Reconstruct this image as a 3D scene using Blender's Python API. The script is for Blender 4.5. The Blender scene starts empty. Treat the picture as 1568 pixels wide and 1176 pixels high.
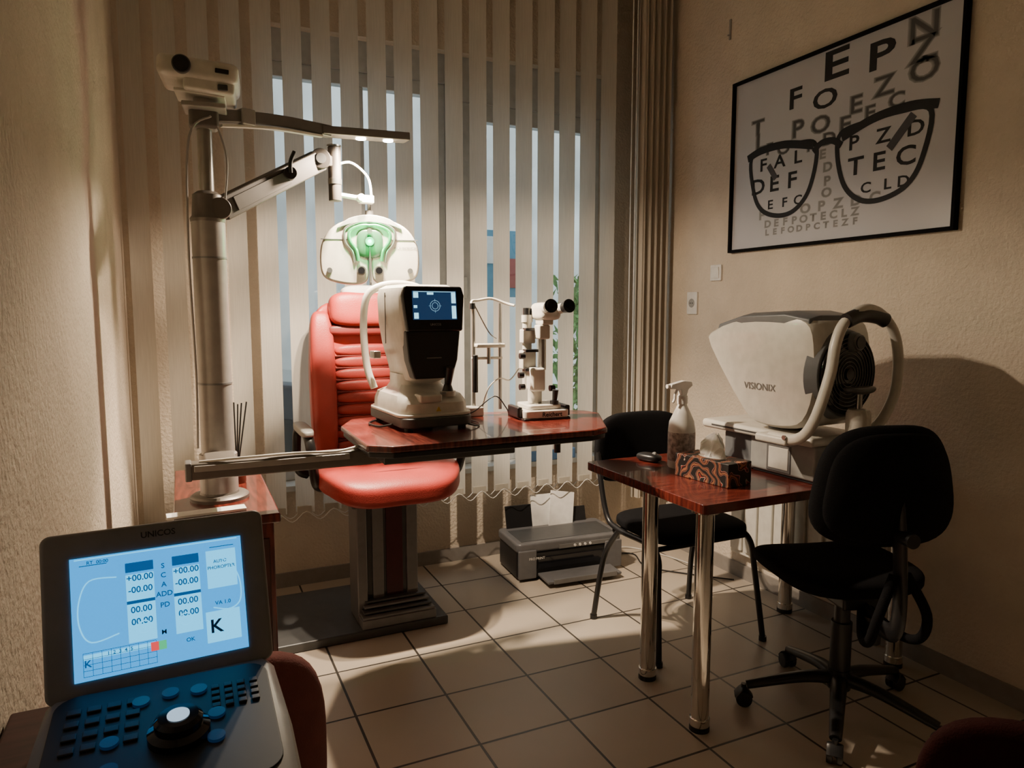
import bpy, bmesh, math, random
from mathutils import Vector, Matrix, Euler
random.seed(4)
D=bpy.data; C=bpy.context; COL=C.scene.collection
rad=math.radians

# ------------------------------------------------------------ materials
def M(name,col,rough=.5,metal=0,noise=.06,nscale=25,bump=0,bscale=60,emis=None,es=0,coat=0,stretch=None,col2=None,spec=None):
    m=D.materials.new(name); m.use_nodes=True; nt=m.node_tree; b=nt.nodes['Principled BSDF']
    b.inputs['Roughness'].default_value=rough; b.inputs['Metallic'].default_value=metal
    if coat: b.inputs['Coat Weight'].default_value=coat
    if spec is not None: b.inputs['Specular IOR Level'].default_value=spec
    tc=nt.nodes.new('ShaderNodeTexCoord'); mp=nt.nodes.new('ShaderNodeMapping')
    nt.links.new(tc.outputs['Object'],mp.inputs['Vector'])
    if stretch: mp.inputs['Scale'].default_value=stretch
    n=nt.nodes.new('ShaderNodeTexNoise'); n.inputs['Scale'].default_value=nscale; n.inputs['Detail'].default_value=4
    nt.links.new(mp.outputs[0],n.inputs['Vector'])
    r=nt.nodes.new('ShaderNodeValToRGB')
    a=tuple(c*(1-noise) for c in col); c2=col2 or tuple(min(1,c*(1+noise)) for c in col)
    r.color_ramp.elements[0].color=(*a,1); r.color_ramp.elements[1].color=(*c2,1)
    r.color_ramp.elements[0].position=.35; r.color_ramp.elements[1].position=.65
    nt.links.new(n.outputs['Fac'],r.inputs['Fac']); nt.links.new(r.outputs[0],b.inputs['Base Color'])
    if bump:
        n2=nt.nodes.new('ShaderNodeTexNoise'); n2.inputs['Scale'].default_value=bscale; n2.inputs['Detail'].default_value=3
        nt.links.new(tc.outputs['Object'],n2.inputs['Vector'])
        bp=nt.nodes.new('ShaderNodeBump'); bp.inputs['Strength'].default_value=bump; bp.inputs['Distance'].default_value=.01
        nt.links.new(n2.outputs['Fac'],bp.inputs['Height']); nt.links.new(bp.outputs[0],b.inputs['Normal'])
    if emis:
        b.inputs['Emission Color'].default_value=(*emis,1); b.inputs['Emission Strength'].default_value=es
    return m
wallM=M('stucco_wall',(.62,.54,.44),.9,noise=.05,nscale=6,bump=.6,bscale=75)
ceilM=M('ceiling_paint',(.62,.57,.5),.9)
baseM=M('baseboard_tile',(.25,.23,.21),.4)
white=M('ivory_plastic',(.62,.6,.54),.35,coat=.2)
white2=M('white_plastic',(.72,.71,.68),.4)
grayp=M('grey_plastic',(.3,.3,.29),.45)
dgray=M('dark_grey_metal',(.085,.088,.09),.4,metal=.3)
mgray=M('mid_grey_metal',(.2,.2,.2),.4,metal=.4)
lidM=M('printer_lid_grey',(.13,.13,.135),.35)
stand=M('stand_grey_paint',(.33,.31,.29),.38,metal=.3)
taupe=M('taupe_metal',(.16,.145,.13),.4,metal=.4)
armM=M('arm_dark_taupe',(.075,.065,.057),.5,metal=.2)
black=M('black_plastic',(.012,.012,.013),.35)
blackfab=M('black_fabric',(.007,.007,.008),.9,bump=.3,bscale=400,spec=.12)
gloss=M('gloss_black',(.008,.008,.01),.08)
chrome=M('chrome',(.75,.73,.7),.1,metal=1,noise=.02)
redv=M('red_vinyl',(.42,.048,.04),.42,noise=.08,nscale=8,bump=.12,bscale=250)
redd=M('dark_red_vinyl',(.18,.018,.016),.45,noise=.1,nscale=8)
maroon=M('maroon_panel',(.06,.008,.012),.4)
fabric=M('red_brown_fabric',(.2,.06,.055),.9,bump=.3,bscale=300)
darkfabric=M('dark_red_fabric',(.035,.007,.006),.9,bump=.3,bscale=300,spec=.15)
wood=M('red_wood',(.09,.012,.009),.25,noise=.35,nscale=9,stretch=(1,9,1),col2=(.15,.026,.016),coat=.35)
woodx=M('red_wood_x',(.09,.012,.009),.25,noise=.35,nscale=9,stretch=(9,1,1),col2=(.15,.026,.016),coat=.35)
darkwood=M('dark_wood',(.05,.015,.012),.5,noise=.3,nscale=9,stretch=(1,9,1))
frameW=M('window_frame_white',(.5,.52,.52),.4)
paper=M('paper',(.8,.8,.78),.8)
steel=M('brushed_steel',(.4,.39,.37),.3,metal=.9)
ink=M('ink_black',(.01,.01,.012),.7)
inkg=M('ink_grey',(.075,.075,.085),.8)
inkl=M('ink_light_grey',(.2,.2,.22),.8)
poster=M('poster_paper',(.5,.5,.53),.3,noise=.04,nscale=2)
glassM=D.materials.new('window_glass'); glassM.use_nodes=True
nt=glassM.node_tree; nt.nodes.clear(); o=nt.nodes.new('ShaderNodeOutputMaterial'); mx=nt.nodes.new('ShaderNodeMixShader')
t=nt.nodes.new('ShaderNodeBsdfTransparent'); g=nt.nodes.new('ShaderNodeBsdfGlossy'); g.inputs['Roughness'].default_value=.02
t.inputs[0].default_value=(.9,.92,.93,1); mx.inputs[0].default_value=.07
nt.links.new(t.outputs[0],mx.inputs[1]); nt.links.new(g.outputs[0],mx.inputs[2]); nt.links.new(mx.outputs[0],o.inputs[0])
def E(name,col,s):
    return M(name,(.02,.02,.02),.3,emis=col,es=s)
def slatmat(name,col,tr):
    m=D.materials.new(name); m.use_nodes=True; nt=m.node_tree; nt.nodes.clear()
    o=nt.nodes.new('ShaderNodeOutputMaterial'); mx=nt.nodes.new('ShaderNodeMixShader'); mx.inputs[0].default_value=tr
    d=nt.nodes.new('ShaderNodeBsdfDiffuse'); t=nt.nodes.new('ShaderNodeBsdfTranslucent')
    tc=nt.nodes.new('ShaderNodeTexCoord'); mp=nt.nodes.new('ShaderNodeMapping'); mp.inputs['Scale'].default_value=(120,120,3)
    n=nt.nodes.new('ShaderNodeTexNoise'); n.inputs['Scale'].default_value=3
    r=nt.nodes.new('ShaderNodeValToRGB')
    r.color_ramp.elements[0].color=(*[c*.82 for c in col],1); r.color_ramp.elements[1].color=(*[min(1,c*1.1) for c in col],1)
    nt.links.new(tc.outputs['Object'],mp.inputs[0]); nt.links.new(mp.outputs[0],n.inputs['Vector']); nt.links.new(n.outputs['Fac'],r.inputs[0])
    nt.links.new(r.outputs[0],d.inputs[0]); nt.links.new(r.outputs[0],t.inputs[0])
    nt.links.new(d.outputs[0],mx.inputs[1]); nt.links.new(t.outputs[0],mx.inputs[2]); nt.links.new(mx.outputs[0],o.inputs[0])
    return m
slatM=slatmat('blind_fabric',(.64,.61,.54),.4)
curtM=slatmat('curtain_fabric',(.6,.54,.45),.25)

# ------------------------------------------------------------ helpers
def root(name,loc=(0,0,0),rz=0,par=None,rot=None,sc=1):
    e=D.objects.new(name,None); e.location=loc; e.rotation_euler=rot if rot else (0,0,rad(rz)); e.empty_display_size=.05; e.scale=(sc,sc,sc)
    COL.objects.link(e)
    if par: e.parent=par
    return e
def add(par,name,me,mat,smooth=False,bevel=0,seg=3,sub=0):
    o=D.objects.new(name,me); COL.objects.link(o)
    if par: o.parent=par
    if mat: me.materials.append(mat)
    if smooth:
        for p in me.polygons: p.use_smooth=True
    if bevel:
        b=o.modifiers.new('bevel','BEVEL'); b.width=bevel; b.segments=seg; b.limit_method='ANGLE'; b.angle_limit=rad(35)
        for p in me.polygons: p.use_smooth=True
        w=o.modifiers.new('wn','WEIGHTED_NORMAL')
    if sub:
        s=o.modifiers.new('sub','SUBSURF'); s.levels=sub; s.render_levels=sub
    return o
def mk(verts,faces):
    me=D.meshes.new('m'); me.from_pydata([tuple(v) for v in verts],[],faces); 
    bm=bmesh.new(); bm.from_mesh(me); bmesh.ops.recalc_face_normals(bm,faces=bm.faces); bm.to_mesh(me); bm.free()
    return me
def box(par,name,c,s,mat,bevel=.004,rot=(0,0,0),seg=3):
    R=Euler([rad(a) for a in rot]).to_matrix(); V=[];
    for x in(-.5,.5):
        for y in(-.5,.5):
            for z in(-.5,.5): V.append(R@Vector((x*s[0],y*s[1],z*s[2]))+Vector(c))
    F=[(0,1,3,2),(4,6,7,5),(0,4,5,1),(2,3,7,6),(0,2,6,4),(1,5,7,3)]
    return add(par,name,mk(V,F),mat,bevel=min(bevel,min(s)*.49),seg=seg)
def boxes(par,name,L,mat,bevel=0):
    V=[];F=[]
    for a,b in L:
        k=len(V)
        for x in(a[0],b[0]):
            for y in(a[1],b[1]):
                for z in(a[2],b[2]): V.append((x,y,z))
        F+=[tuple(i+k for i in f) for f in [(0,1,3,2),(4,6,7,5),(0,4,5,1),(2,3,7,6),(0,2,6,4),(1,5,7,3)]]
    return add(par,name,mk(V,F),mat,bevel=bevel,seg=2)
def loft(par,name,rings,mat,cap=True,smooth=True,sub=0,bevel=0,closed=False):
    n=len(rings[0]); V=[v for r in rings for v in r]; F=[]
    m=len(rings)
    for i in range(m if closed else m-1):
        i2=(i+1)%m
        for j in range(n):
            F.append((i*n+j,i*n+(j+1)%n,i2*n+(j+1)%n,i2*n+j))
    if cap and not closed: F.append(tuple(range(n))); F.append(tuple((m-1)*n+j for j in range(n)))
    me=mk(V,F); o=add(par,name,me,mat,smooth=smooth,bevel=bevel,sub=sub)
    if smooth and not bevel and not sub:
        es=o.modifiers.new('es','EDGE_SPLIT'); es.split_angle=rad(40)
    return o
def cyl(par,name,p0,p1,r,mat,r2=None,n=32,bevel=0):
    p0=Vector(p0);p1=Vector(p1);d=(p1-p0).normalized(); r2=r if r2 is None else r2
    q=d.to_track_quat('Z','Y').to_matrix(); X=q@Vector((1,0,0));Y=q@Vector((0,1,0))
    rg=[[p+(X*math.cos(t)+Y*math.sin(t))*rr for t in [2*math.pi*i/n for i in range(n)]] for p,rr in((p0,r),(p1,r2))]
    return loft(par,name,rg,mat,bevel=bevel)
def lathe(par,name,prof,mat,c=(0,0,0),n=36,axis=(0,0,1)):
    q=Vector(axis).normalized().to_track_quat('Z','Y').to_matrix(); c=Vector(c)
    rg=[[c+q@Vector((max(r,1e-4)*math.cos(2*math.pi*i/n),max(r,1e-4)*math.sin(2*math.pi*i/n),z)) for i in range(n)] for r,z in prof]
    return loft(par,name,rg,mat)
def cr(pts,res=6,closed=False):
    P=[Vector(p) for p in pts]; n=len(P); out=[]
    if n==2: return P
    for i in range(n if closed else n-1):
        g=lambda k:P[k%n] if closed else P[max(0,min(n-1,k))]
        a,b,c,d=g(i-1),g(i),g(i+1),g(i+2)
        for k in range(res):
            t=k/res; out.append(.5*((2*b)+(c-a)*t+(2*a-5*b+4*c-d)*t*t+(-a+3*b-3*c+d)*t**3))
    if not closed: out.append(P[-1])
    return out
def sweep(par,name,pts,r,mat,ry=None,up=None,closed=False,n=12,res=6,square=False,radii=None):
    P=cr(pts,res,closed); m=len(P); rings=[]; ry=r if ry is None else ry
    u0=Vector(up) if up else None; prev=None
    for i,p in enumerate(P):
        if closed: t=(P[(i+1)%m]-P[i-1]).normalized()
        else: t=(P[min(i+1,m-1)]-P[max(i-1,0)]).normalized()
        if u0 is None:
            if prev is None:
                prev=Vector((0,0,1)) if abs(t.z)<.9 else Vector((1,0,0))
            s=t.cross(prev).normalized(); v=s.cross(t).normalized(); prev=v
        else:
            s=t.cross(u0).normalized(); v=s.cross(t).normalized()
        k=1 if radii is None else radii[0]+(radii[1]-radii[0])*i/(m-1)
        if square:
            rings.append([p+s*r*k*a+v*ry*k*b for a,b in((-1,-1),(1,-1),(1,1),(-1,1))])
        else:
            rings.append([p+s*r*k*math.cos(2*math.pi*j/n)+v*ry*k*math.sin(2*math.pi*j/n) for j in range(n)])
    return loft(par,name,rings,mat,closed=closed,bevel=(min(r,ry)*.2 if square else 0))
def prism(par,name,poly,z0,z1,mat,bevel=.004,plane='XY',smoothpts=0):
    if smoothpts: poly=[(p.x,p.y) for p in cr([(x,y,0) for x,y in poly],smoothpts,True)]
    f={'XY':lambda x,y,z:(x,y,z),'XZ':lambda x,y,z:(x,z,y),'YZ':lambda x,y,z:(z,x,y)}[plane]
    n=len(poly); V=[f(x,y,z0) for x,y in poly]+[f(x,y,z1) for x,y in poly]
    F=[tuple(range(n)),tuple(range(n,2*n))]+[(i,(i+1)%n,n+(i+1)%n,n+i) for i in range(n)]
    return add(par,name,mk(V,F),mat,bevel=bevel)
def rr(w,h,r,n=6,cx=0,cy=0):
    o=[]
    for sx,sy,a0 in((1,1,0),(-1,1,90),(-1,-1,180),(1,-1,270)):
        for i in range(n+1):
            a=rad(a0+90*i/n); o.append((cx+sx*(w/2-r)+r*math.cos(a),cy+sy*(h/2-r)+r*math.sin(a)))
    return o
def pad(par,name,c,s,mat,p=5,fn=None,rot=(0,0,0),cuts=12):
    bm=bmesh.new(); bmesh.ops.create_cube(bm,size=2); bmesh.ops.subdivide_edges(bm,edges=bm.edges,cuts=cuts,use_grid_fill=True)
    R=Euler([rad(a) for a in rot]).to_matrix()
    for v in bm.verts:
        k=(abs(v.co.x)**p+abs(v.co.y)**p+abs(v.co.z)**p)**(1/p)
        q=v.co/k; q=Vector((q.x*s[0]/2,q.y*s[1]/2,q.z*s[2]/2))
        if fn: q=Vector(fn(q.x,q.y,q.z))
        v.co=R@q+Vector(c)
    me=D.meshes.new('m'); bm.to_mesh(me); bm.free()
    return add(par,name,me,mat,smooth=True)
def texts(par,name,L,mat,rot=(90,0,0),bold=.02):
    bm=bmesh.new(); R=Euler([rad(a) for a in rot]).to_matrix().to_4x4()
    for it in L:
        s,size,loc=it[:3]; sx=it[3] if len(it)>3 else 1
        cu=D.curves.new('t','FONT'); cu.body=s; cu.size=size; cu.align_x='CENTER'; cu.align_y='CENTER'; cu.offset=size*bold; cu.resolution_u=3
        o=D.objects.new('t',cu); COL.objects.link(o); C.view_layer.update()
        me=D.meshes.new_from_object(o.evaluated_get(C.evaluated_depsgraph_get()))
        me.transform(Matrix.Translation(loc)@R@Matrix.Diagonal((sx,1,1,1))); bm.from_mesh(me); D.meshes.remove(me); D.objects.remove(o); D.curves.remove(cu)
    me=D.meshes.new(name); bm.to_mesh(me); bm.free()
    return add(par,name,me,mat)

XL,XR,YB,YF,ZC=-.22,2.62,3.65,-1.3,3.3
# ------------------------------------------------------------ room shell
fl=M('floor_tiles',(.5,.4,.3),.35)
nt=fl.node_tree; b=nt.nodes['Principled BSDF']
for l in list(b.inputs['Base Color'].links): nt.links.remove(l)
ge=nt.nodes.new('ShaderNodeNewGeometry'); mp=nt.nodes.new('ShaderNodeMapping'); mp.inputs['Location'].default_value=(-.16+6.6,-.03+6.6,0)
br=nt.nodes.new('ShaderNodeTexBrick'); br.offset=0; br.inputs['Scale'].default_value=1; br.inputs['Brick Width'].default_value=.33; br.inputs['Row Height'].default_value=.33
br.inputs['Mortar Size'].default_value=.005; br.inputs['Mortar Smooth'].default_value=.2; br.inputs['Bias'].default_value=0
br.inputs['Color1'].default_value=(.55,.48,.39,1); br.inputs['Color2'].default_value=(.5,.43,.35,1); br.inputs['Mortar'].default_value=(.05,.043,.036,1)
nz=nt.nodes.new('ShaderNodeTexNoise'); nz.inputs['Scale'].default_value=3; nz.inputs['Detail'].default_value=6
mx=nt.nodes.new('ShaderNodeMixRGB'); mx.blend_type='MULTIPLY'; mx.inputs[0].default_value=.25
nt.links.new(ge.outputs['Position'],mp.inputs[0]); nt.links.new(mp.outputs[0],br.inputs['Vector']); nt.links.new(mp.outputs[0],nz.inputs['Vector'])
nt.links.new(br.outputs['Color'],mx.inputs[1]); nt.links.new(nz.outputs['Fac'],mx.inputs[2]); nt.links.new(mx.outputs[0],b.inputs['Base Color'])
bp=nt.nodes.new('ShaderNodeBump'); bp.inputs['Strength'].default_value=.4; bp.inputs['Distance'].default_value=.003; bp.invert=True
nt.links.new(br.outputs['Fac'],bp.inputs['Height']); nt.links.new(bp.outputs[0],b.inputs['Normal'])
boxes(None,'floor',[((XL-.1,YF-.1,-.1),(XR+.1,YB+.2,0))],fl)
boxes(None,'ceiling',[((XL-.1,YF-.1,ZC),(XR+.1,YB+.2,ZC+.1))],ceilM)
boxes(None,'wall_left',[((XL-.1,YF-.1,0),(XL,YB+.2,ZC))],wallM)
boxes(None,'wall_right',[((XR,YF-.1,0),(XR+.1,YB+.2,ZC))],wallM)
boxes(None,'wall_front',[((XL,YF-.1,0),(XR,YF,ZC))],wallM)
WX0,WX1,WZ0,WZ1=.38,2.3,.5,2.75
boxes(None,'wall_back',[((XL,YB,0),(WX0,YB+.2,ZC)),((WX1,YB,0),(XR,YB+.2,ZC)),((WX0,YB,0),(WX1,YB+.2,WZ0)),((WX0,YB,WZ1),(WX1,YB+.2,ZC))],wallM)
boxes(None,'baseboard_back',[((XL+.012,YB-.012,0),(XR-.012,YB,.075))],baseM)
boxes(None,'baseboard_right',[((XR-.012,YF,0),(XR,YB,.075))],baseM)
boxes(None,'baseboard_left',[((XL,YF,0),(XL+.012,YB,.075))],baseM)
def window(name,x0,x1,z0,z1,mat,w=.06,mull=None):
    r=root(name,(0,YB+.1,0)); L=[((x0,-.03,z0),(x0+w,.03,z1)),((x1-w,-.03,z0),(x1,.03,z1)),((x0+w,-.03,z0),(x1-w,.03,z0+w)),((x0+w,-.03,z1-w),(x1-w,.03,z1))]
    if mull: L.append(((mull-.03,-.03,z0+w),(mull+.03,.03,z1-w)))
    boxes(r,'frame',L,mat,.004); boxes(r,'glass',[((x0+w,-.003,z0+w),(x1-w,.003,z1-w))],glassM)
    box(r,'handle',(x0+w*.5,-.045,(z0+z1)/2),(.02,.02,.12),mat)
    return r
window('window_1',WX0,1.33,WZ0+.03,2.6,frameW,.07,.86)
r=window('window_2',1.39,WX1,WZ0+.03,2.52,frameW,.09)
boxes(None,'trim_1',[((1.33,YB+.03,WZ0+.03),(1.39,YB+.17,WZ1))],frameW)
boxes(None,'trim_2',[((WX0,YB+.06,2.6),(1.33,YB+.17,WZ1)),((1.39,YB+.06,2.52),(WX1,YB+.17,WZ1))],frameW)
boxes(None,'trim_windowsill',[((WX0-.03,YB-.05,WZ0),(WX1+.03,YB+.2,WZ0+.03))],frameW,.004)
# outside
facade=M('outside_facade',(.68,.68,.65),.9,noise=.3,nscale=.9)
boxes(None,'outside_building',[((-4,8,-.5),(8,8.3,7))],facade)
boxes(None,'outside_pavement',[((-4,3.9,-.25),(8,8,-.1))],M('pavement',(.5,.5,.47),.9))
r=root('outside_added_car',(-.55,6.6,-.1),0)  # added dark car, keeps the left window gaps dark
carM=M('car_paint',(.03,.035,.045),.2,coat=.6); 
prism(r,'body',[(-2.0,.3),(-1.98,.7),(-1.4,.85),(-.9,1.3),(.6,1.33),(1.2,.95),(1.95,.85),(2.05,.5),(2.0,.25)],-.8,.8,carM,.06,'XZ'); 
prism(r,'side_glass',[(-1.25,.88),(-.85,1.22),(.5,1.25),(1.0,.93)],-.81,.81,gloss,.01,'XZ')
for i,(x,yy) in enumerate(((-1.25,-.75),(1.25,-.75),(-1.25,.75),(1.25,.75))): cyl(r,'wheel_%d'%i,(x,yy-.09,.32),(x,yy+.09,.32),.32,black)
r=root('outside_sign_board',(2.2,5.0,-.1)); box(r,'post_1',(-.22,0,.8),(.05,.05,1.6),mgray); box(r,'post_2',(.22,0,.8),(.05,.05,1.6),mgray)
box(r,'panel',(0,0,1.85),(.55,.05,.5),M('sign_blue',(.12,.3,.42),.6)); box(r,'red_panel',(.08,-.03,1.78),(.2,.02,.22),M('sign_red',(.35,.08,.07),.6)); box(r,'white_panel',(-.12,-.03,1.95),(.18,.02,.2),paper)
r=root('outside_shrub',(2.62,4.5,-.1)); cyl(r,'stem',(0,0,0),(0,0,.6),.03,taupe)
leaf=M('leaves',(.14,.3,.09),.8,noise=.4)
V=[];F=[]
for i in range(600):
    a=random.uniform(0,6.28); h=random.uniform(.3,1.75); q=random.uniform(0,.25); c=Vector((q*math.cos(a),q*math.sin(a),h)); R=Euler([random.uniform(0,6.28) for _ in range(3)]).to_matrix(); k=len(V)
    V+=[c+R@Vector(v) for v in((-.05,0,0),(0,-.02,0),(.05,0,0),(0,.02,0))]; F.append((k,k+1,k+2,k+3))
add(r,'foliage',mk(V,F),leaf)
r=root('storage_box',(1.93,3.65,.53)); box(r,'tray',(0,0,.03),(.32,.09,.06),M('box_blue',(.12,.25,.5),.4),.006); box(r,'papers',(-.02,0,.075),(.24,.08,.03),paper,.002)

# ------------------------------------------------------------ vertical blinds
r=root('vertical_blinds',(0,3.46,0))
V=[];F=[]; W=.088; phi=rad(-16); ZB,ZT=.43,3.22
xs=[]; x=-.145
while x<2.3: xs.append(x); x+=.13
for i,x in enumerate(xs):
    ph=phi+rad(random.uniform(-8,8)); n=6; k=len(V)
    for z in (ZB,ZT):
        for j in range(n+1):
            s=(j/n-.5)*W; bow=.006*(1-(2*j/n-1)**2)
            V.append((x+s*math.cos(ph)-bow*math.sin(ph),s*math.sin(ph)+bow*math.cos(ph),z))
    for j in range(n): F.append((k+j,k+j+1,k+n+1+j+1,k+n+1+j))
me=mk(V,F)
add(r,'slats',me,slatM,smooth=True)
L=[]
for i,x in enumerate(xs): L.append(((x-.038,-.006,ZB-.004),(x+.038,.006,ZB+.03)))
boxes(r,'bottom_weights',L,slatM)
boxes(r,'headrail',[((XL+.02,-.025,ZT),(2.34,.025,ZT+.04))],white2,.004)
for s in (-1,1):
    pts=[]
    for i,x in enumerate(xs):
        pts.append((x,s*.03,ZB+.01))
        if i<len(xs)-1: pts.append((x+.065,s*.03,ZB-.035))
    sweep(r,'linking_chain_%d'%(s+2),pts,.0022,white2,n=6,res=4)
for k,x in enumerate((2.33,2.36)): cyl(r,'control_chain_%d'%k,(x,-.03,.5),(x,-.03,ZT),.0035,white2,n=8)
r=root('curtain',(0,3.42,0)); V=[];F=[]; n=60
for z in (.3,3.24):
    for j in range(n+1):
        x=2.37+.21*j/n; V.append((x,.03*math.sin(j*.55)+.01*math.sin(j*1.7),z))
for j in range(n): F.append((j,j+1,n+1+j+1,n+1+j))
o=add(r,'drape',mk(V,F),curtM,smooth=True); cyl(r,'rod',(2.3,0,3.25),(2.6,0,3.25),.012,white2)

# ------------------------------------------------------------ instrument cabinet
CT=.792
r=root('instrument_cabinet',(.1,2.57,0))
box(r,'body',(0,0,.4),(.26,.7,.72),woodx,.004); box(r,'plinth',(0,0,.02),(.24,.66,.04),black); box(r,'top',(0,0,CT-.015),(.295,.76,.03),woodx,.006)
box(r,'door_gap',(0,-.352,.4),(.23,.006,.62),darkwood,.002); box(r,'handle',(.07,-.365,.55),(.012,.015,.12),steel)
r=root('paper_sheet',(.045,2.275,CT+.001)); box(r,'sheet',(0,0,.004),(.22,.05,.008),paper,.001,rot=(0,0,4))
r=root('reed_diffuser',(.156,2.65,CT),0,sc=.945)
lathe(r,'bottle',[(0,0),(.03,0),(.032,.005),(.032,.05),(.015,.065),(.013,.085),(.016,.088),(.012,.088),(0,.084)],M('diffuser_glass',(.12,.03,.02),.1,coat=.5))
for i,(a,b2) in enumerate(((-.05,.02),(-.03,-.02),(.0,.03),(.025,0),(.045,.03),(.01,-.03))): cyl(r,'reed_%d'%i,(0,0,.03),(a,b2,.3),.0028,black,n=8)

# ------------------------------------------------------------ instrument stand
px,py=.09,2.457
r=root('instrument_stand',(px,py,0)); S=r
lathe(r,'base_flange',[(0,CT),(.09,CT),(.09,CT+.01),(.083,CT+.016),(.06,CT+.018),(.056,CT+.03),(0,CT+.03)],taupe)
cyl(r,'lower_sleeve',(0,0,CT+.02),(0,0,.94),.058,stand,bevel=.003)
cyl(r,'main_column',(0,0,.93),(0,0,1.684),.05,stand,bevel=.003)
for z in (1.165,1.56): cyl(r,'ring_%d'%(z*100),(0,0,z),(0,0,z+.006),.0515,mgray)
lathe(r,'collar',[(0,1.674),(.051,1.674),(.053,1.684),(.047,1.693),(.043,1.757),(.028,1.768),(0,1.768)],taupe)
cyl(r,'upper_post',(0,0,1.76),(0,0,2.005),.022,steel)
lp=lambda x,y,z:(x-px,y-py,z)
box(r,'arm_hub',(0,0,1.985),(.085,.066,.06),taupe,.012)
H0=Vector(lp(.47,2.60,2.022)); H1=Vector(lp(.79,2.63,2.037))
sweep(r,'lamp_arm',[lp(.09,2.457,1.995),lp(.2,2.495,2.013),lp(.34,2.55,2.025),lp(.5,2.603,2.023)],.02,taupe,ry=.019,up=(0,0,1),square=True,res=6)
sweep(r,'lamp_arm_underline',[lp(.14,2.465,1.975),lp(.3,2.52,1.995),lp(.47,2.58,2.0)],.01,white,ry=.004,up=(0,0,1),square=True)
box(r,'arm_clip',lp(.215,2.50,2.014),(.045,.055,.05),stand,.004,rot=(0,0,22))
sweep(r,'lamp_head',[H0,H1],.032,taupe,ry=.014,up=(0,0,1),square=True)
led=E('led_white',(1,.88,.7),60)
for i,f in enumerate((.45,.77)):
    p=H0.lerp(H1,f)
    cyl(r,'led_%d'%i,p+Vector((0,0,-.0135)),p+Vector((0,0,-.018)),.018,led,n=20)
    for nm,en,sz,bl,rt in (('wide',50,172,.3,(4,-7,0)),('beam',125,122,.55,(9,-8,0))):
        l=D.lights.new('lamp_%s_%d'%(nm,i),'SPOT'); l.energy=en; l.color=(1,.79,.58); l.spot_size=rad(sz); l.spot_blend=bl; l.shadow_soft_size=.018
        lo=D.objects.new('lamp_%s_%d'%(nm,i),l); COL.objects.link(lo); lo.parent=r; lo.location=p+Vector((0,0,-.026)); lo.rotation_euler=[rad(a) for a in rt]
# phoropter arm
A0=Vector(lp(.125,2.46,1.715)); A1=Vector(lp(.478,2.69,1.94))
cyl(r,'pivot_lower',A0+Vector((0,-.045,0)),A0+Vector((0,.03,0)),.033,taupe,bevel=.003)
sweep(r,'parallel_arm',[A0,A1],.024,armM,ry=.036,up=(0,0,1),square=True)
sweep(r,'arm_side_plate',[A0.lerp(A1,.1)+Vector((.013,-.022,0)),A0.lerp(A1,.62)+Vector((.013,-.022,0))],.004,armM,ry=.022,up=(0,0,1),square=True)
cyl(r,'pivot_upper',A1+Vector((0,-.04,0)),A1+Vector((0,.03,0)),.036,armM,bevel=.003); cyl(r,'pivot_cap',A1+Vector((0,-.045,0)),A1+Vector((0,-.04,0)),.018,mgray)
K=A0.lerp(A1,.66); cyl(r,'lock_knob',K+Vector((0,-.06,0)),K+Vector((0,-.02,0)),.021,black); sweep(r,'lock_lever',[K+Vector((0,-.06,0)),K+Vector((.0,-.065,.035)),K+Vector((.014,-.065,.07))],.007,black)
box(r,'pivot_link',lp(.505,2.695,1.94),(.05,.03,.04),taupe,.006)
cyl(r,'swivel_cylinder',lp(.535,2.70,1.80),lp(.535,2.70,1.995),.023,armM,bevel=.003)
cyl(r,'swivel_cap',lp(.535,2.70,1.995),lp(.535,2.70,2.0),.026,steel); cyl(r,'swivel_band',lp(.535,2.70,1.86),lp(.535,2.7,1.88),.0245,steel)
cyl(r,'hanger_bar',lp(.54,2.70,1.825),lp(.68,2.75,1.82),.009,white); box(r,'hanger_block',lp(.66,2.745,1.82),(.055,.035,.03),white,.004)
cyl(r,'hanger_knob',lp(.63,2.69,1.82),lp(.63,2.73,1.82),.013,white)
sweep(r,'hanger_cable',[lp(.54,2.69,1.93),lp(.6,2.71,1.945),lp(.665,2.73,1.90),lp(.68,2.74,1.83)],.0045,white)
sweep(r,'post_cable',[lp(.11,2.42,1.99),lp(.045,2.42,1.92),lp(.03,2.40,1.6),lp(.035,2.40,1.2),lp(.03,2.40,.97)],.0035,stand,n=8)
sweep(r,'post_cable_2',[lp(.12,2.43,1.985),lp(.15,2.43,1.87),lp(.14,2.42,1.74)],.003,stand,n=8)

# ------------------------------------------------------------ chart projector
r=root('chart_projector',(.085,2.44,2.006),-6,sc=.945)
box(r,'mount_plate',(.01,0,.008),(.13,.12,.016),stand,.004); cyl(r,'mount_neck',(.01,0,.012),(.01,0,.04),.035,stand); box(r,'tilt_plate',(.0,0,.042),(.15,.13,.012),white,.004,rot=(0,4,0))
box(r,'lower_body',(.03,0,.062),(.15,.18,.045),white,.01,rot=(0,4,0)); box(r,'upper_body',(0,0,.105),(.235,.2,.066),white,.02,rot=(0,4,0),seg=5)
cyl(r,'lens_barrel',(-.045,-.09,.11),(-.045,-.112,.11),.027,dgray); cyl(r,'lens',(-.045,-.112,.11),(-.045,-.116,.11),.023,gloss)
box(r,'sensor_window',(.07,-.101,.101),(.04,.008,.014),gloss,.002,rot=(0,4,0)); box(r,'foot',(.07,-.085,.055),(.03,.02,.02),dgray)

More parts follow.
